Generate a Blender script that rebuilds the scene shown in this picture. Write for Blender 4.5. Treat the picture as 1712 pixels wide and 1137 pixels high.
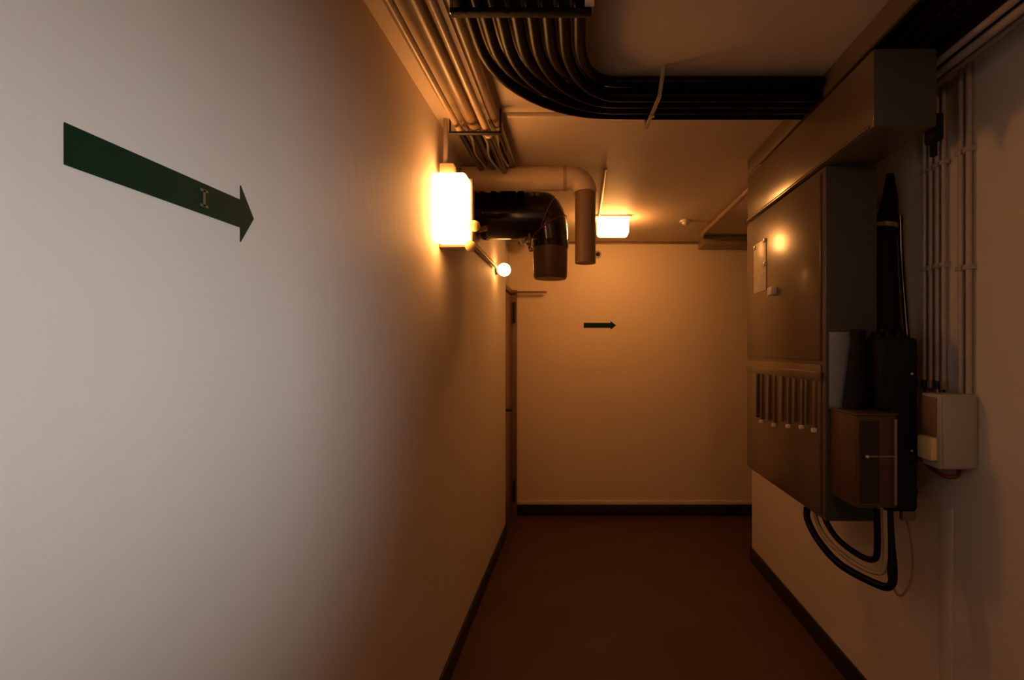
import bpy, bmesh, math, random
from mathutils import Vector, Matrix
random.seed(7)
for o in list(bpy.data.objects): bpy.data.objects.remove(o, do_unlink=True)
SC = bpy.context.scene
COL = SC.collection
E = 1.5                       # eye height; heights below are written E + rise
PI = math.pi

# ------------------------------------------------------------------ camera
cd = bpy.data.cameras.new('camera'); cam = bpy.data.objects.new('camera', cd); COL.objects.link(cam)
cam.location = (0, 0, E); cam.rotation_euler = (PI/2, 0, 0)
cd.sensor_width = 36; cd.lens = 36*850/1712
cd.shift_x = -114/1712; cd.shift_y = 15.5/1712
cd.clip_start = 0.02
SC.camera = cam
# ------------------------------------------------------------------ world, exposure
w = bpy.data.worlds.new('world'); SC.world = w; w.use_nodes = True
w.node_tree.nodes['Background'].inputs[0].default_value = (0.02, 0.02, 0.022, 1)
w.node_tree.nodes['Background'].inputs[1].default_value = 0.1
SC.view_settings.view_transform = 'Standard'; SC.view_settings.look = 'None'
SC.view_settings.exposure = 0.0; SC.view_settings.gamma = 1.0
try: SC.view_settings.use_curve_mapping = False
except Exception: pass
# ------------------------------------------------------------------ daylight through the doorway behind the camera
ld = bpy.data.lights.new('doorway_daylight', 'AREA'); lo = bpy.data.objects.new('doorway_daylight', ld); COL.objects.link(lo)
ld.shape = 'RECTANGLE'; ld.size = 0.3; ld.size_y = 1.4
ld.color = (0.90, 0.965, 1.0); ld.energy = 2.45; ld.spread = math.radians(42)
lo.location = (1.26, -0.42, 1.50)
lo.rotation_euler = (0, PI/2, math.atan2(0.88, 1.86)*-1)
LAMP = (1.0, 0.40, 0.10)
LAMP_WALL, LAMP_CEIL, LAMP_BULB, FILL_REAR = 18.0, 33.0, 24.0, 36.0

# ------------------------------------------------------------------ materials
def mat(name, col, rough=0.5, metal=0.0, bump=0.0, bscale=60, var=0.0, vscale=4, coat=0.0, spec=0.5, stretch=(1,1,1)):
    m = bpy.data.materials.new(name); m.use_nodes = True
    nt = m.node_tree; b = nt.nodes['Principled BSDF']
    b.inputs['Base Color'].default_value = (*col, 1); b.inputs['Roughness'].default_value = rough
    b.inputs['Metallic'].default_value = metal; b.inputs['Coat Weight'].default_value = coat
    b.inputs['Coat Roughness'].default_value = 0.15
    b.inputs['Specular IOR Level'].default_value = spec
    tc = nt.nodes.new('ShaderNodeTexCoord'); mp = nt.nodes.new('ShaderNodeMapping')
    mp.inputs['Scale'].default_value = stretch
    nt.links.new(tc.outputs['Object'], mp.inputs['Vector'])
    if var > 0:
        n = nt.nodes.new('ShaderNodeTexNoise'); n.inputs['Scale'].default_value = vscale; n.inputs['Detail'].default_value = 6
        r = nt.nodes.new('ShaderNodeValToRGB')
        r.color_ramp.elements[0].position = 0.3; r.color_ramp.elements[1].position = 0.7
        r.color_ramp.elements[0].color = (*[c*(1-var) for c in col], 1)
        r.color_ramp.elements[1].color = (*[min(1, c*(1+var)) for c in col], 1)
        nt.links.new(mp.outputs[0], n.inputs['Vector']); nt.links.new(n.outputs['Fac'], r.inputs[0])
        nt.links.new(r.outputs[0], b.inputs['Base Color'])
    if bump > 0:
        n2 = nt.nodes.new('ShaderNodeTexNoise'); n2.inputs['Scale'].default_value = bscale; n2.inputs['Detail'].default_value = 4
        bp = nt.nodes.new('ShaderNodeBump'); bp.inputs['Strength'].default_value = bump; bp.inputs['Distance'].default_value = 0.01
        nt.links.new(mp.outputs[0], n2.inputs['Vector']); nt.links.new(n2.outputs['Fac'], bp.inputs['Height'])
        nt.links.new(bp.outputs[0], b.inputs['Normal'])
    return m
def emit(name, col, k):
    m = bpy.data.materials.new(name); m.use_nodes = True
    b = m.node_tree.nodes['Principled BSDF']
    b.inputs['Base Color'].default_value = (0.8, 0.8, 0.78, 1)
    b.inputs['Emission Color'].default_value = (*col, 1); b.inputs['Emission Strength'].default_value = k
    return m
M = {
 'wall':   mat('wall_paint', (0.66, 0.595, 0.53), 0.62, spec=0.25, bump=0.10, bscale=35, var=0.025, vscale=2.5, stretch=(1, 1, 0.25)),
 'wallend': mat('end_wall_lit_paint', (0.84, 0.70, 0.52), 0.45, bump=0.10, bscale=35, var=0.02, vscale=2.5),  # wall paint lightened and warmed in place of more lamp light
 'ceil':   mat('ceiling_paint', (0.64, 0.54, 0.44), 0.6, bump=0.08, bscale=40, var=0.03),
 'floor':  mat('floor_linoleum', (0.072, 0.030, 0.016), 0.6, bump=0.05, bscale=90, var=0.15, vscale=3),
 'base':   mat('baseboard_rubber', (0.013, 0.011, 0.009), 0.55),
 'pipe':   mat('pipe_paint', (0.50, 0.385, 0.27), 0.34, var=0.08, vscale=14, bump=0.05),
 'pipe2':  mat('pipe_paint_brown', (0.28, 0.195, 0.125), 0.38, var=0.12, vscale=14),
 'cream':  mat('insulation_paint', (0.82, 0.64, 0.44), 0.34, var=0.05, vscale=10, bump=0.05),
 'black':  mat('black_rubber', (0.004, 0.003, 0.003), 0.40, spec=0.12),
 'blackm': mat('black_matt_tape', (0.004, 0.004, 0.004), 0.7, bump=0.3, bscale=70, spec=0.25),
 'flue':   mat('black_enamel', (0.012, 0.007, 0.006), 0.16, coat=0.5),
 'flueb':  mat('brown_enamel', (0.11, 0.06, 0.035), 0.4, var=0.15, vscale=8),
 'drop':   mat('shaded_cream_paint', (0.30, 0.19, 0.11), 0.45, var=0.1),  # cream pipe below the elbow, its shade painted in as brown
 'red':    mat('red_seam', (0.22, 0.025, 0.015), 0.3),
 'steel':  mat('galvanised_steel', (0.55, 0.53, 0.50), 0.30, metal=0.8),
 'cab':    mat('cabinet_enamel', (0.13, 0.088, 0.052), 0.28, coat=0.35, var=0.04, vscale=5),
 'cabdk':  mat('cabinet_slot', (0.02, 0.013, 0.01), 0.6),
 'duct':   mat('duct_enamel', (0.20, 0.16, 0.13), 0.38, var=0.04),
 'plate':  mat('pale_plate', (0.26, 0.29, 0.33), 0.5, var=0.1, vscale=12),
 'label':  mat('paper_label', (0.80, 0.72, 0.58), 0.35, var=0.15, vscale=40),
 'white':  mat('white_plastic', (0.75, 0.73, 0.70), 0.4),
 'jbox':   mat('grey_box', (0.40, 0.385, 0.35), 0.45, var=0.05),
 'brownbox': mat('brown_box', (0.075, 0.036, 0.020), 0.45, var=0.2, vscale=9),
 'cond':   mat('conduit_grey', (0.42, 0.37, 0.34), 0.38, var=0.06, vscale=20),
 'brass':  mat('brass_yellow', (0.75, 0.60, 0.26), 0.35),
 'green':  mat('arrow_green', (0.002, 0.024, 0.011), 0.6, spec=0.15),
 'tan':    mat('arrow_mark', (0.12, 0.085, 0.05), 0.5),
 'doorp':  mat('door_brown', (0.22, 0.13, 0.08), 0.4, var=0.1),
 'redc':   mat('dark_red_cable', (0.11, 0.012, 0.014), 0.35),
 'paleC':  mat('pale_cable', (0.34, 0.27, 0.19), 0.4),
 'lw':     emit('lamp_glass_wall', LAMP, LAMP_WALL),
 'lc':     emit('lamp_glass_ceiling', LAMP, LAMP_CEIL),
 'lr':     emit('fill_glass_rear', (1.0, 0.50, 0.22), FILL_REAR),
 'cabend': mat('cabinet_end_shade', (0.060, 0.064, 0.062), 0.5, var=0.04, vscale=5, spec=0.3),  # darker, greyer cabinet enamel; dim light on the ends put into colour
 'lb':     emit('lamp_glass_bulb', LAMP, LAMP_BULB),
}
# ------------------------------------------------------------------ helpers
def link(name, bm, m, parent=None, smooth=False):
    me = bpy.data.meshes.new(name); bmesh.ops.recalc_face_normals(bm, faces=bm.faces[:])
    bm.to_mesh(me); bm.free(); me.materials.append(m)
    if smooth: me.shade_smooth() if hasattr(me, 'shade_smooth') else [setattr(p, 'use_smooth', True) for p in me.polygons]
    o = bpy.data.objects.new(name, me); COL.objects.link(o)
    if parent: o.parent = parent
    if smooth:
        try: me.set_sharp_from_angle(angle=math.radians(40))
        except Exception: pass
    return o
def bx(bm, x0, x1, y0, y1, z0, z1, bev=0.0, seg=2):
    t = bmesh.new(); bmesh.ops.create_cube(t, size=1.0)
    for v in t.verts:
        v.co = Vector(((x0+x1)/2+v.co.x*(x1-x0), (y0+y1)/2+v.co.y*(y1-y0), (z0+z1)/2+v.co.z*(z1-z0)))
    if bev > 0: bmesh.ops.bevel(t, geom=t.edges[:], offset=bev, segments=seg, affect='EDGES', profile=0.5)
    me = bpy.data.meshes.new('t'); t.to_mesh(me); t.free(); bm.from_mesh(me); bpy.data.meshes.remove(me)
def box(name, x0, x1, y0, y1, z0, z1, m, parent=None, bev=0.0, seg=2):
    bm = bmesh.new(); bx(bm, x0, x1, y0, y1, z0, z1, bev, seg); return link(name, bm, m, parent, bev > 0)
def tube(bm, pts, r, n=16, cap=True):
    pts = [Vector(p) for p in pts]; rs = r if isinstance(r, (list, tuple)) else [r]*len(pts)
    rings = []; up = None
    for i, p in enumerate(pts):
        a = pts[max(i-1, 0)]; b = pts[min(i+1, len(pts)-1)]; t = (b-a)
        t = t.normalized() if t.length > 1e-9 else Vector((0,0,1))
        if up is None: up = t.orthogonal().normalized()
        up = (up - t*up.dot(t)); up = up.normalized() if up.length > 1e-6 else t.orthogonal().normalized()
        s = t.cross(up)
        rings.append([bm.verts.new(p+(up*math.cos(2*PI*k/n)+s*math.sin(2*PI*k/n))*rs[i]) for k in range(n)])
    for a, b in zip(rings, rings[1:]):
        for k in range(n): bm.faces.new((a[k], a[(k+1) % n], b[(k+1) % n], b[k]))
    if cap: bm.faces.new(rings[0]); bm.faces.new(list(reversed(rings[-1])))
def pipe(name, pts, r, m, parent=None, n=16, cap=True):
    bm = bmesh.new(); tube(bm, pts, r, n, cap); return link(name, bm, m, parent, True)
def cyl(name, a, b, r, m, parent=None, n=24): return pipe(name, [a, b], r, m, parent, n)
def spline(P, sub=8):
    P = [Vector(p) for p in P]; Q = [P[0]*2-P[1]]+P+[P[-1]*2-P[-2]]; out = []
    for i in range(1, len(Q)-2):
        for s in range(sub):
            t = s/sub; a, b, c, d = Q[i-1:i+3]
            out.append(0.5*((2*b)+(c-a)*t+(2*a-5*b+4*c-d)*t*t+(3*b-a-3*c+d)*t**3))
    out.append(P[-1]); return out
def ball(name, c, r, m, parent=None, sc=(1,1,1)):
    bm = bmesh.new(); bmesh.ops.create_uvsphere(bm, u_segments=24, v_segments=16, radius=r)
    for v in bm.verts: v.co = Vector((v.co.x*sc[0], v.co.y*sc[1], v.co.z*sc[2]))+Vector(c)
    return link(name, bm, m, parent, True)
def tag(o, label, cat, group=None):
    o['label'] = label; o['category'] = cat
    if group: o['group'] = group
    return o
def thing(name, loc, label, cat, group=None):
    o = bpy.data.objects.new(name, None); COL.objects.link(o); o.empty_display_size = 0.05
    o.location = loc; tag(o, label, cat, group); return o
def sit(root):                                # parts are modelled in world space: keep them there
    bpy.context.view_layer.update()
    for c in root.children: c.matrix_parent_inverse = root.matrix_world.inverted()
def struct(o): o['kind'] = 'structure'; return o

# ------------------------------------------------------------------ the room
XL, XR, YE, YLE, YRE, CE = -0.60, 1.217, 4.59, 4.08, 3.60, E+0.967
struct(box('floor', -0.9, 3.2, -2.6, 4.8, -0.1, 0, M['floor']))
struct(box('ceiling', -0.9, 3.2, -2.6, 4.8, CE, CE+0.1, M['ceil']))
struct(box('wall_left', XL-0.2, XL, -2.6, YLE, 0, CE, M['wall']))
struct(box('wall_left_recess', -0.80, -0.64, YLE, YE, 0, CE, M['wall']))
struct(box('wall_end', -0.9, 3.2, YE, YE+0.15, 0, CE, M['wallend']))
bm = bmesh.new()
bx(bm, XR, XR+0.2, 0.35, YRE, 0, CE); bx(bm, XR, XR+0.2, -2.6, -1.2, 0, CE); bx(bm, XR, XR+0.2, -1.2, 0.35, 2.05, CE)
struct(link('wall_right', bm, M['wall']))
struct(box('wall_behind', -0.9, 3.2, -2.75, -2.6, 0, CE, M['wall']))
struct(box('wall_far_right', 3.2, 3.35, -2.6, 4.8, 0, CE, M['wall']))
struct(box('baseboard_left', XL, XL+0.012, -2.6, YLE, 0, 0.10, M['base'], bev=0.003))
bm = bmesh.new(); bx(bm, XR-0.012, XR, 0.35, YRE, 0, 0.10, 0.003); bx(bm, XR-0.012, XR+0.2, YRE, YRE+0.012, 0, 0.10, 0.003)
struct(link('baseboard_right', bm, M['base'], None, True))
struct(box('baseboard_end', -0.575, 3.2, YE-0.012, YE, 0, 0.10, M['base'], bev=0.003))
struct(box('trim_1', -0.56, 3.2, YE-0.008, YE, 0.10, 0.135, M['wallend'], bev=0.002))
struct(box('trim_2', -0.56, 3.2, YE-0.016, YE, CE-0.018, CE, M['doorp'], bev=0.003))
struct(box('trim_3', XR-0.0025, XR, 1.66, 1.72, 0.10, 0.98, M['wall'], bev=0.001))
# recessed door at the far left
d = bpy.data.objects.new('door_1', None); COL.objects.link(d); d.location = (-0.62, 4.33, 0); d['kind'] = 'structure'
box('door_leaf', -0.638, -0.615, 4.12, 4.54, 0.02, 1.98, M['doorp'], d, 0.003)
bm = bmesh.new()
bx(bm, -0.638, -0.602, 4.082, 4.112, 0, 2.03, 0.002); bx(bm, -0.638, -0.568, 4.55, 4.588, 0, 2.03, 0.002); bx(bm, -0.638, -0.602, 4.112, 4.55, 1.99, 2.03, 0.002)
link('door_frame', bm, M['doorp'], d, True)
for z in (1.83, 0.24):
    cyl('hinge', (-0.588, 4.535, z-0.09), (-0.588, 4.535, z+0.09), 0.013, M['base'], d)
cyl('door_handle', (-0.614, 4.18, 1.0), (-0.560, 4.18, 1.0), 0.011, M['base'], d)
box('door_closer', -0.63, -0.30, 4.52, 4.545, 2.0, 2.018, M['doorp'], d, 0.003)
sit(d)

# ------------------------------------------------------------------ arrows on the walls
def arrow(name, o, u, v, nrm, L, sh, hl, hh, thick):
    o, u, v, nrm = map(Vector, (o, u, v, nrm)); bm = bmesh.new()
    P = [(0, -sh/2), (L-hl, -sh/2), (L-hl, -hh/2), (L, 0), (L-hl, hh/2), (L-hl, sh/2), (0, sh/2)]
    A = [bm.verts.new(o+u*a+v*b+nrm*0.0006) for a, b in P]; B = [bm.verts.new(o+u*a+v*b+nrm*thick) for a, b in P]
    n = len(P); bm.faces.new(A); bm.faces.new(list(reversed(B)))
    for i in range(n): bm.faces.new((A[i], A[(i+1) % n], B[(i+1) % n], B[i]))
    return link(name, bm, M['green'])
a1 = arrow('direction_arrow', (XL, 0.590, E+0.239), (0,1,0), (0,0,1), (1,0,0), 0.342, 0.049, 0.036, 0.100, 0.002)
tag(a1, 'large dark green arrow stuck on the left wall near the camera, pointing down the corridor', 'arrow sign')
bm = bmesh.new()
for (y0, y1, z0, z1) in ((0.806, 0.811, -0.013, 0.013), (0.800, 0.817, 0.010, 0.014), (0.800, 0.817, -0.014, -0.010)):
    bx(bm, XL+0.0018, XL+0.0026, y0, y1, E+0.240+z0, E+0.240+z1)
link('mark', bm, M['tan'], a1)['label'] = 'small tan letter I on the arrow shaft'
a2 = arrow('direction_arrow', (0.032, YE, E+0.216), (1,0,0), (0,0,1), (0,-1,0), 0.292, 0.045, 0.05, 0.080, 0.002)
tag(a2, 'small dark green arrow on the end wall pointing right', 'arrow sign')

# ------------------------------------------------------------------ lamps
def lamp_lens(bm, c, axis, L, r):
    c = Vector(c); ax = Vector(axis); pts = []; rs = []
    for k in range(7):
        t = k/6*PI/2; pts.append(c-ax*(L/2-0.02*math.sin(t))) if False else None
    prof = [(-L/2, r*0.80), (-L/2+0.006, r*0.93), (-L/2+0.02, r), (L/2-0.02, r), (L/2-0.006, r*0.93), (L/2, r*0.80)]
    tube(bm, [c+ax*a for a, _ in prof], [b for _, b in prof], 32)
t = thing('wall_lamp', (XL, 2.15, E+0.44), 'tall glowing white lamp mounted upright on the left wall', 'lamp')
bm = bmesh.new(); bx(bm, XL+0.004, -0.460, 2.045, 2.155, E+0.440, E+0.716, 0.018, 4); link('lamp_glass', bm, M['lw'], t, True)
box('housing', XL+0.0005, -0.455, 2.155, 2.185, E+0.432, E+0.726, M['pipe2'], t, 0.008)['label'] = 'dark housing behind the glowing glass'
box('lamp_cap', -0.585, -0.525, 2.11, 2.16, E+0.726, E+0.775, M['pipe'], t, 0.006)
pipe('supply_conduit', [(-0.565, 2.135, E+0.77), (-0.565, 2.135, CE-0.001)], 0.010, M['cond'], t)
for (x, z) in ((-0.439, 0.512), (-0.455, 0.428)):
    ball('wing_nut', (x, 2.112, E+z), 0.023, M['brass'], t, (1, 0.8, 1))
    cyl('stem', (x, 2.13, E+z), (x-0.02, 2.17, E+z), 0.007, M['brass'], t)
sit(t)
t = thing('ceiling_lamp', (0.235, 3.72, CE), 'glowing oblong lamp fixed under the ceiling before the end wall', 'lamp')
bm = bmesh.new(); bx(bm, 0.125, 0.352, 3.66, 3.80, E+0.832, CE-0.012, 0.02, 3); link('lamp_glass', bm, M['lc'], t, True)
box('mounting_plate', 0.105, 0.372, 3.65, 3.81, CE-0.012, CE, M['white'], t, 0.003)
sit(t)
t = thing('ceiling_lamp', (0.30, -0.95, CE), 'added oblong fill lamp on the ceiling near the side doorway, behind the viewer', 'lamp')  # unseen lamp added as warm fill for the right side and near ceiling
bm = bmesh.new(); bx(bm, 0.185, 0.412, -1.02, -0.88, E+0.832, CE-0.012, 0.02, 3); link('lamp_glass', bm, M['lr'], t, True)
box('mounting_plate', 0.165, 0.432, -1.03, -0.87, CE-0.012, CE, M['white'], t, 0.003)
sit(t)
t = thing('bulb_lamp', (XL, 3.6, E+0.56), 'small round glowing bulb on the left wall before the recessed door', 'lamp')
ball('bulb', (-0.535, 3.58, E+0.560), 0.046, M['lb'], t)
cyl('bulb_socket', (XL+0.002, 3.6, E+0.560), (-0.575, 3.59, E+0.560), 0.032, M['base'], t)
sit(t)
o = pipe('lamp_conduit', spline([(-0.585, 2.24, E+0.56), (-0.578, 2.45, E+0.575), (-0.578, 3.50, E+0.565)], 10), 0.012, M['pipe2'])
tag(o, 'thin brown conduit along the left wall leading to the round bulb', 'conduit')
t = thing('pipe_bracket', (XL, 2.55, E+0.42), 'brown angled bracket on the left wall behind the upright lamp', 'bracket')
box('plate', XL, XL+0.012, 2.45, 2.82, E+0.61, E+0.70, M['pipe2'], t, 0.003)
pipe('strut', [(-0.588, 2.55, E+0.64), (-0.52, 2.60, E+0.61), (-0.49, 2.64, E+0.63)], 0.014, M['pipe2'], t)
sit(t)

# ------------------------------------------------------------------ pipes along the left wall under the ceiling
specs = [(-0.498, 0.905, 0.013, 'pipe', 'thin cream pipe nearest the left wall in the ceiling pipe run'),
         (-0.436, 0.925, 0.026, 'pipe2', 'thick brown pipe second from the left wall in the ceiling pipe run'),
         (-0.380, 0.890, 0.014, 'pipe', 'thin cream pipe third from the left wall in the ceiling pipe run'),
         (-0.345, 0.930, 0.020, 'pipe2', 'brown pipe farthest from the left wall in the ceiling pipe run')]
for i, (x, h, r, m, lab) in enumerate(specs):
    t = thing('ceiling_pipe', (x, 2.0, E+h), lab, 'pipe', 'long pipes under the ceiling by the left wall')
    pipe('tube', [(x, -1.5, E+h), (x, 2.10, E+h)], r, M[m], t)
    pipe('black_sleeve', [(x, 2.10, E+h), (x, 2.48, E+h), (x, 4.4, E+h)], r*1.08, M['flue'], t)['label'] = 'glossy black far length of the pipe'
    for y in (1.05, 2.095): 
        bm = bmesh.new(); tube(bm, [(x, y-0.012, E+h), (x, y+0.012, E+h)], r*1.28, 20); link('coupling', bm, M[m], t, True)
    sit(t)
for k, (x, z) in enumerate(((-0.468, 0.89), (-0.405, 0.875), (-0.362, 0.90))):
    o = pipe('signal_wire', spline([(x, 2.02, E+z+0.01), (x+0.012, 2.15, E+z), (x-0.006, 2.3, E+z-0.004), (x+0.008, 2.5, E+z)], 6), 0.0055, M['steel'])
    tag(o, ('bright thin wire nearest the left wall', 'bright thin wire in the middle', 'bright thin wire farthest from the left wall')[k]+' beside the black pipe sleeves above the lamp', 'wire', 'bright wires above the wall lamp')
t = thing('pipe_hanger', (-0.42, 1.9, CE), 'dark steel hanger holding the ceiling pipes by the left wall', 'hanger')
box('bar', -0.525, -0.32, 2.03, 2.05, E+0.862, E+0.872, M['base'], t, 0.002)
for x in (-0.522, -0.320): cyl('rod', (x, 2.04, E+0.865), (x, 2.04, CE), 0.004, M['base'], t)
sit(t)

# ------------------------------------------------------------------ the black cable run
NC = 8
names = ['outermost of the eight', 'second from the outside', 'third from the outside', 'fourth from the outside', 'fourth from the inside', 'third from the inside', 'second from the inside', 'innermost of the eight']
for i in range(NC):
    x = -0.300+0.0425*i; yb = 1.948-0.0235*i; hz = (0.898, 0.938)[i % 2]; cx, cy = 0.13, 1.47
    P = [(x, -1.5, E+0.898), (x, 0.6, E+0.898), (x, 1.2, E+0.898)]
    for k in range(0, 13):
        a = k/12*PI/2; f = k/12
        P.append((cx-(cx-x)*math.cos(a), cy+(yb-cy)*math.sin(a), E+0.898+(hz-0.898)*f*f*(3-2*f)))
    P += [(0.30, yb, E+hz), (0.55, yb, E+hz), (0.852, yb, E+hz)]
    o = pipe('power_cable', P, 0.0180, M['black'])
    tag(o, 'thick black cable bending under the ceiling into the duct, '+names[i], 'cable', 'black cables under the ceiling')
t = thing('cable_rung', (-0.15, 1.32, E+0.86), 'dark rung carrying the black ceiling cables near the picture top', 'cable support')
box('bar', -0.335, 0.03, 1.305, 1.330, E+0.866, E+0.879, M['blackm'], t, 0.002)
for x in (-0.333, 0.027): cyl('rod', (x, 1.317, E+0.87), (x, 1.317, CE), 0.005, M['steel'], t)
sit(t)
t = thing('cable_strap', (0.27, 1.86, CE), 'pale steel strap clamping the black cables below the ceiling', 'clamp')
bm = bmesh.new(); 
for p, q in (((0.285, 1.735, E+0.962), (0.272, 1.742, E+0.868)), ((0.272, 1.742, E+0.868), (0.258, 1.985, E+0.866)), ((0.258, 1.985, E+0.866), (0.258, 1.990, E+0.962))):
    tube(bm, [p, q], 0.0075, 8)
link('band', bm, M['steel'], t, True)
cyl('bolt', (0.265, 1.86, E+0.864), (0.265, 1.86, E+0.850), 0.009, M['steel'], t, 6)
sit(t)
t = thing('ceiling_bracket', (0.03, 1.25, CE), 'small pale grey bracket beside the cable run at the picture top', 'bracket')
box('plate', 0.012, 0.036, 1.24, 1.30, E+0.875, E+0.885, M['white'], t, 0.002); cyl('rod', (0.024, 1.27, E+0.88), (0.024, 1.27, CE), 0.004, M['steel'], t)
sit(t)
o = box('cable_trunking', -0.30, 0.85, 2.075, 2.095, CE-0.016, CE, M['ceil'], bev=0.003)
tag(o, 'thin ceiling coloured trunking strip behind the black cables', 'trunking')

# ------------------------------------------------------------------ cream insulated pipe
t = thing('insulated_pipe', (-0.2, 2.6, E+0.875), 'cream insulated pipe crossing below the ceiling with an elbow at its right end', 'pipe')
pts = [(-0.598, 2.60, E+0.872), (-0.045, 2.60, E+0.872)]
c = Vector((-0.045, 2.60, E+0.812))
for k in range(1, 9):
    a = k/8*PI/2; pts.append((c.x+0.07*math.sin(a), 2.60, c.z-0.01+0.07*math.cos(a)))
pipe('tube', pts, 0.060, M['cream'], t, 28)
pipe('drop_pipe', [(0.026, 2.60, E+0.80), (0.026, 2.60, E+0.44)], 0.053, M['drop'], t, 28)['label'] = 'vertical length, its shade painted in as brown'
pipe('collar', [(-0.085, 2.60, E+0.872), (-0.07, 2.60, E+0.872)], 0.0625, M['pipe'], t, 28)
sit(t)
# ------------------------------------------------------------------ black flue pipe
t = thing('flue_pipe', (-0.2, 3.0, E+0.787), 'fat glossy black pipe with an elbow dropping to a short brown spout', 'pipe')
H = E+0.787; R = 0.136
pipe('barrel', [(-0.598, 3.0, H), (-0.20, 3.0, H)], R, M['flue'], t, 40)
pts = []; rs = []
for k in range(0, 13):
    a = k/12*PI/2; pts.append((-0.20+0.035*math.sin(a)*1.0, 3.0, H-0.10+0.10*math.cos(a))) 
pts = [(-0.20, 3.0, H)]; rs = [R]
for k in range(1, 13):
    a = k/12*PI/2; pts.append((-0.20+0.02+0.01*math.sin(a), 3.0, H)) if False else None
# lobster-back elbow made of four tapering segments
segs = []
C0 = Vector((-0.20, 3.0, H-0.155)); 
bm = bmesh.new()
ring_prev = None
for k in range(0, 9):
    a = k/8*PI/2; rr = R-(R-0.104)*k/8; rad = 0.155-0.135*0*k
    cc = C0+Vector((math.sin(a)*0.035*0, 0, 0))
    ctr = Vector((-0.20+0.155*math.sin(a)*0.15, 3.0, C0.z+0.155*math.cos(a)))
    dirn = Vector((math.sin(a), 0, math.cos(a)))
    ring = [bm.verts.new(ctr+dirn*rr*math.cos(2*PI*j/40)+Vector((0,1,0))*rr*math.sin(2*PI*j/40)) for j in range(40)]
    if ring_prev:
        for j in range(40): bm.faces.new((ring_prev[j], ring_prev[(j+1) % 40], ring[(j+1) % 40], ring[j]))
    ring_prev = ring
    if k in (2, 5):
        for off in (0,):
            b2 = bmesh.new(); m_ = 24
            loop = [ctr+dirn*(rr+0.002)*math.cos(2*PI*j/48)+Vector((0,1,0))*(rr+0.002)*math.sin(2*PI*j/48) for j in range(49)]
            tube(b2, loop, 0.0045, 6, False); link('seam', b2, M['red'], t, True)['label'] = 'dark red seam ring'
link('elbow', bm, M['flue'], t, True)
DX = -0.20+0.155*0.15
pipe('spout', [(DX, 3.0, C0.z), (DX, 3.0, E+0.43), (DX, 3.0, E+0.415)], [0.104, 0.100, 0.092], M['flueb'], t, 36)['label'] = 'brown vertical end piece'
pipe('spout_collar', [(DX, 3.0, C0.z+0.0), (DX, 3.0, C0.z-0.035)], 0.109, M['flue'], t, 36)
pipe('band', [(-0.285, 3.0, H), (-0.235, 3.0, H)], R+0.003, M['flue'], t, 40)
for q, s in ((-0.275, 1), (-0.245, 1)): cyl('rivet', (q, 2.895, H+0.09), (q, 2.885, H+0.10), 0.012, M['steel'], t, 10)
pipe('end_ring', [(-0.575, 3.0, H), (-0.55, 3.0, H)], R+0.008, M['flue'], t, 40)
sit(t)
t = thing('pipe_valve', (-0.29, 2.85, E+0.58), 'bright metal valve fitting under the fat black pipe', 'valve')
cyl('stem', (-0.29, 2.90, E+0.655), (-0.285, 2.86, E+0.57), 0.009, M['steel'], t)
ball('knob', (-0.296, 2.86, E+0.605), 0.020, M['steel'], t); ball('tip', (-0.278, 2.86, E+0.560), 0.013, M['steel'], t)
sit(t)

# ------------------------------------------------------------------ small things on ceiling and end wall
o = pipe('ceiling_conduit', [(0.135, 2.68, CE-0.012), (0.135, 3.655, CE-0.012)], 0.009, M['pipe'])
tag(o, 'thin pale conduit on the ceiling leading to the oblong lamp', 'conduit')
t = thing('smoke_detector', (0.79, 3.82, CE), 'small round white detector on the ceiling right of the oblong lamp', 'detector')
cyl('base', (0.79, 3.82, CE-0.014), (0.79, 3.82, CE), 0.040, M['white'], t); ball('cover', (0.79, 3.82, CE-0.018), 0.026, M['white'], t, (1, 1, 0.7))
sit(t)
o = pipe('ceiling_conduit', spline([(1.0, 2.65, CE-0.022), (1.0, 3.4, CE-0.022), (1.0, 4.15, CE-0.022)], 4)+[Vector((1.03, 4.27, CE-0.022)), Vector((1.12, 4.30, CE-0.022)), Vector((3.0, 4.30, CE-0.022))], 0.018, M['pipe2'])
tag(o, 'brown conduit on the ceiling bending right above the side passage', 'conduit')
o = box('ceiling_duct', 1.06, 2.9, 4.36, YE-0.02, CE-0.07, CE-0.002, M['pipe2'], bev=0.004)
tag(o, 'low dark duct under the ceiling in the far right corner', 'duct')
t = thing('wall_sensor', (0.12, YE, E+0.86), 'tiny dark round sensor high on the end wall beside the brown pipe', 'sensor')
cyl('base', (0.155, YE-0.012, E+0.855), (0.155, YE, E+0.855), 0.035, M['pipe2'], t); ball('eye', (0.160, YE-0.018, E+0.855), 0.018, M['base'], t)
sit(t)

# ------------------------------------------------------------------ channel, duct and cabinet on the right
XF = 0.856
t = thing('ceiling_channel', (1.0, 1.0, CE), 'brown fascia channel under the ceiling above the right wall', 'channel')
box('fascia', XF, XF+0.012, -1.6, 2.60, E+0.890, CE-0.001, M['cab'], t, 0.002)
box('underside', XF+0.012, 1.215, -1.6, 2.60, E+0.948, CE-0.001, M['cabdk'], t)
sit(t)
for k in range(5):
    o = pipe('channel_cable', [(0.895+0.047*k, -1.5, E+0.928), (0.895+0.047*k, 2.5, E+0.928)], 0.0195, M['blackm'])
    tag(o, ('first', 'second', 'third', 'fourth', 'fifth')[k]+' black cable from the fascia inside the dark channel above the right wall', 'cable', 'black cables inside the ceiling channel')
t = thing('wall_duct', (0.95, 2.0, E+0.65), 'long rectangular metal duct running under the ceiling above the cabinet', 'duct')
box('body', XF, 1.040, 1.485, 2.60, E+0.650, E+0.877, M['cab'], t, 0.004)
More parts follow.
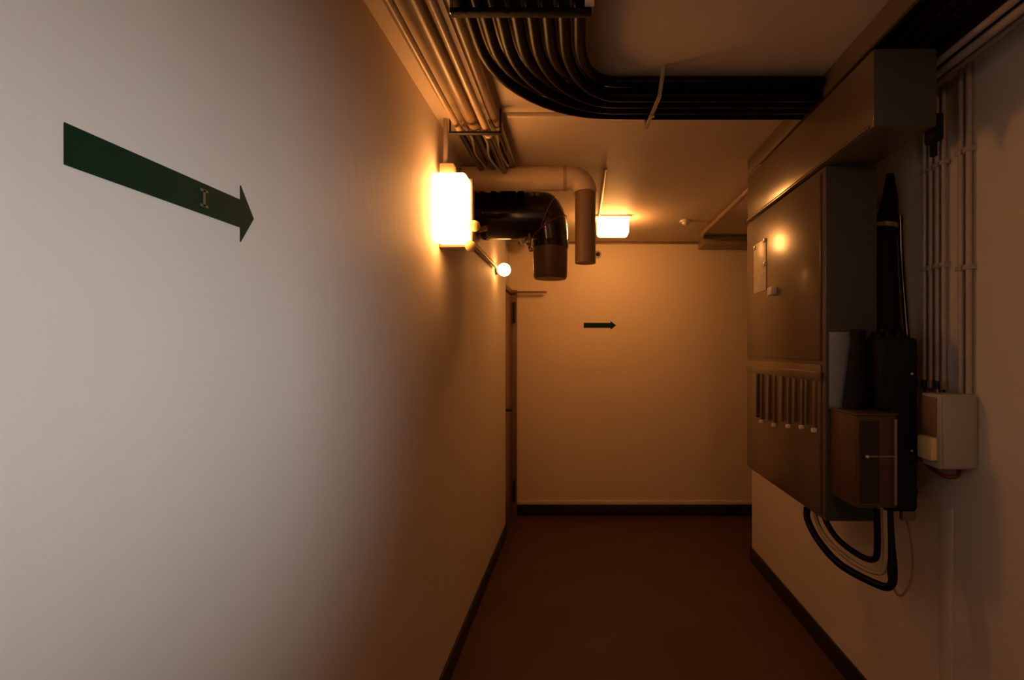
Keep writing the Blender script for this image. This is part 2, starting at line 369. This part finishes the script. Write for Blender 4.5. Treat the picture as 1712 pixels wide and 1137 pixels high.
box('shaded_end', XF+0.001, 1.039, 1.482, 1.4848, E+0.651, E+0.876, M['cabend'], t, 0.001)['label'] = 'near end face, its shade painted in as dark grey'
box('lower_lip', XF-0.006, XF, 1.50, 2.598, E+0.652, E+0.662, M['cab'], t, 0.001)
sit(t)
t = thing('switch_cabinet', (0.95, 2.2, E-0.6), 'tall brown enamelled cabinet below the duct on the right', 'cabinet')
box('body', XF, 1.035, 1.775, 2.60, E-0.600, E+0.640, M['cab'], t, 0.004)
box('shaded_end', XF+0.001, 1.034, 1.7715, 1.7748, E-0.599, E+0.639, M['cabend'], t, 0.001)['label'] = 'near end face, its shade painted in as dark grey'
u = box('upper_door', XF-0.008, XF-0.0005, 1.80, 2.585, E-0.040, E+0.625, M['cab'], t, 0.003)
l = box('lower_door', XF-0.008, XF-0.0005, 1.80, 2.585, E-0.585, E-0.055, M['cab'], t, 0.003)
box('rail', XF-0.014, XF-0.006, 1.79, 2.59, E-0.112, E-0.080, M['cab'], t, 0.002)
slots = [(2.395, -0.325), (2.24, -0.318), (2.09, -0.30), (1.965, -0.285), (1.862, -0.28)]
for k, (y, zl) in enumerate(slots):
    z1, z0 = E-0.115, E+zl
    for dy in (-0.034, 0.034): box('vent_strip', XF-0.017, XF-0.006, y+dy-0.007, y+dy+0.007, z0, z1, M['cab'], t, 0.002)
    box('vent_slot', XF-0.0095, XF-0.0075, y-0.024, y+0.024, z0+0.005, z1-0.002, M['cabdk'] if k == 0 else M['brownbox'], t)
    box('catch', XF-0.026, XF-0.008, y-0.043, y-0.030, z0-0.018, z0-0.003, M['label'], t, 0.003)
lp = box('label_plate', XF-0.011, XF-0.008, 2.315, 2.475, E+0.270, E+0.505, M['label'], t, 0.001); lp['label'] = 'pale paper label on the upper door'
for y, z in ((2.46, 0.49), (2.33, 0.50), (2.33, 0.39)): box('label_screw', XF-0.016, XF-0.010, y-0.010, y+0.010, E+z-0.01, E+z+0.01, M['steel'], lp, 0.003)
box('knob', XF-0.034, XF-0.008, 2.19, 2.24, E+0.235, E+0.270, M['white'], t, 0.005)
sit(t)
# things on the near end of the cabinet
t = thing('notice_plate', (0.91, 1.77, E-0.2), 'pale bluish plate on the near end of the tall cabinet', 'plate')
box('plate', 0.866, 0.955, 1.7668, 1.7712, E-0.205, E+0.060, M['plate'], t, 0.001)
for x, z in ((0.868, 0.05), (0.868, -0.195), (0.946, 0.05)): box('rivet', x+0.002, x+0.007, 1.763, 1.7668, E+z-0.004, E+z+0.002, M['steel'], t)
sit(t)
t = thing('tapered_housing', (0.98, 1.74, E-0.2), 'dark greenish tapered housing between the pale plate and the black cable mass', 'housing')
bm = bmesh.new(); tube(bm, [(0.928, 1.730, E-0.198), (0.940, 1.730, E-0.05), (0.946, 1.730, E+0.045)], [0.034, 0.027, 0.021], 12)
link('shell', bm, M['blackm'], t, True); cyl('cap', (0.946, 1.730, E+0.045), (0.947, 1.730, E+0.066), 0.024, M['blackm'], t); sit(t)
t = thing('brown_box', (0.93, 1.68, E-0.5), 'small brown metal box with pale edges on the cabinet end', 'box')
box('body', 0.868, 0.995, 1.60, 1.765, E-0.500, E-0.208, M['brownbox'], t, 0.004)
bm = bmesh.new()
for a in ((0.870, 0.876, -0.490, -0.220), (0.938, 0.944, -0.490, -0.220), (0.876, 0.938, -0.226, -0.220), (0.876, 0.938, -0.490, -0.484)):
    bx(bm, a[0], a[1], 1.593, 1.600, E+a[2], E+a[3], 0.001)
link('frame', bm, M['brownbox'], t, True)
box('edge_strip', 0.986, 0.993, 1.592, 1.5995, E-0.49, E-0.22, M['pipe2'], t, 0.001)
box('door', 0.877, 0.937, 1.595, 1.600, E-0.483, E-0.227, M['cabdk'], t)
ball('screw', (0.897, 1.590, E-0.336), 0.007, M['steel'], t)
box('latch_bar', 0.90, 0.992, 1.590, 1.597, E-0.338, E-0.334, M['pipe2'], t, 0.001)
box('lid', 0.864, 0.999, 1.592, 1.768, E-0.208, E-0.202, M['brownbox'], t, 0.002)
sit(t)
# black termination hanging behind the cabinet, by the wall
t = thing('cable_termination', (1.14, 1.9, E), 'black tapered cable end standing upright beside the grey cabinet end', 'cable fitting')
P = [(1.158, 1.90, E+0.655), (1.158, 1.90, E+0.62), (1.158, 1.90, E+0.56), (1.148, 1.90, E+0.50), (1.142, 1.90, E+0.46), (1.136, 1.90, E+0.40), (1.132, 1.89, E+0.30), (1.130, 1.88, E+0.15), (1.130, 1.86, E-0.10)]
pipe('sleeve', P, [0.012, 0.018, 0.027, 0.036, 0.039, 0.042, 0.044, 0.043, 0.043], M['blackm'], t, 20)
pipe('tape_band', [(1.142, 1.90, E+0.468), (1.140, 1.90, E+0.452)], 0.0405, M['pipe2'], t, 20)
sit(t)
t = thing('side_cable', (1.18, 1.9, E+0.3), 'dark cable running up the wall just right of the tapered cable end', 'cable')
pipe('tube', spline([(1.195, 1.90, E+0.50), (1.199, 1.90, E+0.35), (1.200, 1.88, E+0.15), (1.198, 1.85, E-0.05)], 6), 0.010, M['flue'], t); sit(t)
# black mass of cables
t = thing('cable_joint_box', (1.05, 1.7, E-0.55), 'bulky black cable joint housing beside the brown box', 'housing')
bm = bmesh.new(); bx(bm, 0.978, 1.100, 1.650, 1.768, E-0.20, E+0.038, 0.015, 3); bx(bm, 1.003, 1.100, 1.650, 1.768, E-0.530, E-0.18, 0.015, 3)
link('body', bm, M['blackm'], t, True)
for k, (x, z, r) in enumerate(((0.998, 0.03, 0.018), (1.030, 0.045, 0.022), (1.068, 0.04, 0.018), (1.092, 0.02, 0.010))):
    pipe('gland', [(x, 1.71, E+z-0.03), (x, 1.71, E+z+0.02), (x, 1.71, E+z+0.03)], [r, r, r*0.7], M['black'], t, 14)
for k, (z, r) in enumerate(((-0.03, 0.016), (-0.11, 0.020), (-0.25, 0.015), (-0.36, 0.018), (-0.47, 0.018))):
    ball('side_bump', (1.098, 1.68, E+z), r, M['black'], t, (0.8, 1, 1.3))
for z in (-0.08, -0.33): ball('bolt', (1.075, 1.648, E+z), 0.005, M['steel'], t)
box('foot', 1.05, 1.095, 1.655, 1.675, E-0.560, E-0.528, M['cab'], t, 0.004)
sit(t)
# hanging cables below
def hang(P, r, m, lab): 
    o = pipe('hanging_cable', spline(P, 8), r, M[m]); tag(o, lab, 'cable', 'cables looping below the cabinet'); return o
hang([(0.872, 1.955, E-0.606), (0.868, 1.94, E-0.65), (0.872, 1.86, E-0.70), (0.900, 1.76, E-0.745), (0.950, 1.64, E-0.755), (0.975, 1.60, E-0.745), (0.985, 1.60, E-0.70), (0.990, 1.62, E-0.62), (0.995, 1.64, E-0.512)], 0.0125, 'black', 'black cable making the lowest outer loop below the cabinet')
hang([(0.906, 1.90, E-0.606), (0.908, 1.87, E-0.64), (0.915, 1.80, E-0.675), (0.935, 1.70, E-0.69), (0.945, 1.635, E-0.675), (0.950, 1.625, E-0.63), (0.950, 1.63, E-0.512)], 0.010, 'black', 'black cable making the inner loop below the brown box')
hang([(0.889, 1.93, E-0.606), (0.888, 1.90, E-0.65), (0.893, 1.83, E-0.69), (0.925, 1.72, E-0.722), (0.96, 1.635, E-0.72), (0.969, 1.615, E-0.67), (0.970, 1.62, E-0.512)], 0.0075, 'paleC', 'pale cable lying between the two black loops')
hang([(1.085, 1.70, E-0.532), (1.115, 1.71, E-0.66), (1.115, 1.71, E-0.76), (1.08, 1.70, E-0.82), (1.045, 1.69, E-0.80), (1.03, 1.70, E-0.70), (1.03, 1.70, E-0.532)], 0.0035, 'pipe2', 'thin brown cord looping lowest below the black housing')
o = pipe('black_conductor', spline([(1.015, 1.68, E-0.52), (1.01, 1.66, E-0.60), (1.0, 1.64, E-0.68), (0.998, 1.625, E-0.74)], 6), 0.012, M['black'])
tag(o, 'short black cable hanging from the joint housing corner', 'cable')

# junction box with conduits on the right wall
t = thing('junction_box', (1.16, 1.6, E-0.37), 'grey junction box on the right wall below the vertical conduits', 'junction box')
box('body', 1.102, XR-0.001, 1.556, 1.64, E-0.368, E-0.139, M['jbox'], t, 0.004)
box('lid', 1.108, XR-0.006, 1.550, 1.556, E-0.362, E-0.145, M['jbox'], t, 0.002)
box('side_plate', 1.094, 1.102, 1.570, 1.630, E-0.27, E-0.15, M['doorp'], t, 0.002)['label'] = 'brown side plate'
box('terminal_cover', 1.080, 1.102, 1.565, 1.632, E-0.345, E-0.272, M['brass'], t, 0.006)['label'] = 'yellow terminal cover'
sit(t)
yA = [1.776, 1.745, 1.713, 1.682]; ordn = ['farthest', 'second farthest', 'third farthest', 'fourth farthest', 'second nearest', 'nearest']
for k, y in enumerate(yA+[1.606, 1.574]):
    far = k < 4; x = 1.203; r = 0.0068 if far else 0.0085
    t = thing('wall_conduit', (x, y, E-0.12), ordn[k]+' of the six vertical grey conduits on the right wall', 'conduit', 'vertical conduits on the right wall')
    zb = E-0.110 if far else E-0.138
    pipe('tube', [(x, y, zb), (x, y, E+0.885)], r, M['cond'], t)
    for z in ((0.62, 0.28) if far else (0.62, 0.255)): box('saddle', x-r-0.003, XR, y-0.012, y+0.012, E+z-0.008, E+z+0.008, M['cond'], t, 0.002)
    if far: cyl('gland', (x, y, zb-0.022), (x, y, zb+0.004), r+0.004, M['base'] if k % 2 == 0 else M['pipe2'], t)
    sit(t)
for k, y in enumerate(yA):
    m = ('black', 'redc', 'brass', 'black')[k]
    o = pipe('lead_wire', spline([(1.203, y, E-0.135), (1.198, y-0.01, E-0.165), (1.186, y-0.03, E-0.195-0.01*(3-k)), (1.175, 1.655, E-0.205-0.012*(3-k)), (1.165, 1.642, E-0.205-0.012*(3-k))], 6), 0.0038, M[m])
    tag(o, ('black wire from the farthest conduit', 'dark red wire from the second farthest conduit', 'yellow wire from the third farthest conduit', 'black wire from the fourth farthest conduit')[k]+' into the junction box', 'wire', 'wires entering the junction box')
o = pipe('red_cable', spline([(1.120, 1.70, E-0.345), (1.125, 1.64, E-0.378), (1.135, 1.58, E-0.395), (1.165, 1.57, E-0.392), (1.185, 1.59, E-0.376)], 8), 0.0065, M['redc'])
tag(o, 'dark red cable curving under the junction box', 'cable')
for k, (x, h, r) in enumerate(((1.085, 0.872, 0.010), (1.118, 0.862, 0.012), (1.16, 0.870, 0.010))):
    o = pipe('wall_top_conduit', [(x, -1.5, E+h), (x, 1.60, E+h), (x+0.004, 1.66, E+h-0.004), (min(x+0.03, 1.19), 1.70, E+h-0.01)], r, M['cond'])
    tag(o, ('conduit nearest the duct', 'middle conduit', 'conduit nearest the wall')[k]+' of the three running under the dark channel', 'conduit', 'conduits under the channel on the right')
t = thing('duct_fitting', (1.06, 1.52, E+0.64), 'small dark fitting at the lower right corner of the duct end', 'fitting')
box('block', 1.046, 1.075, 1.50, 1.55, E+0.62, E+0.70, M['blackm'], t, 0.006); cyl('stub', (1.06, 1.525, E+0.58), (1.06, 1.525, E+0.625), 0.010, M['black'], t); sit(t)
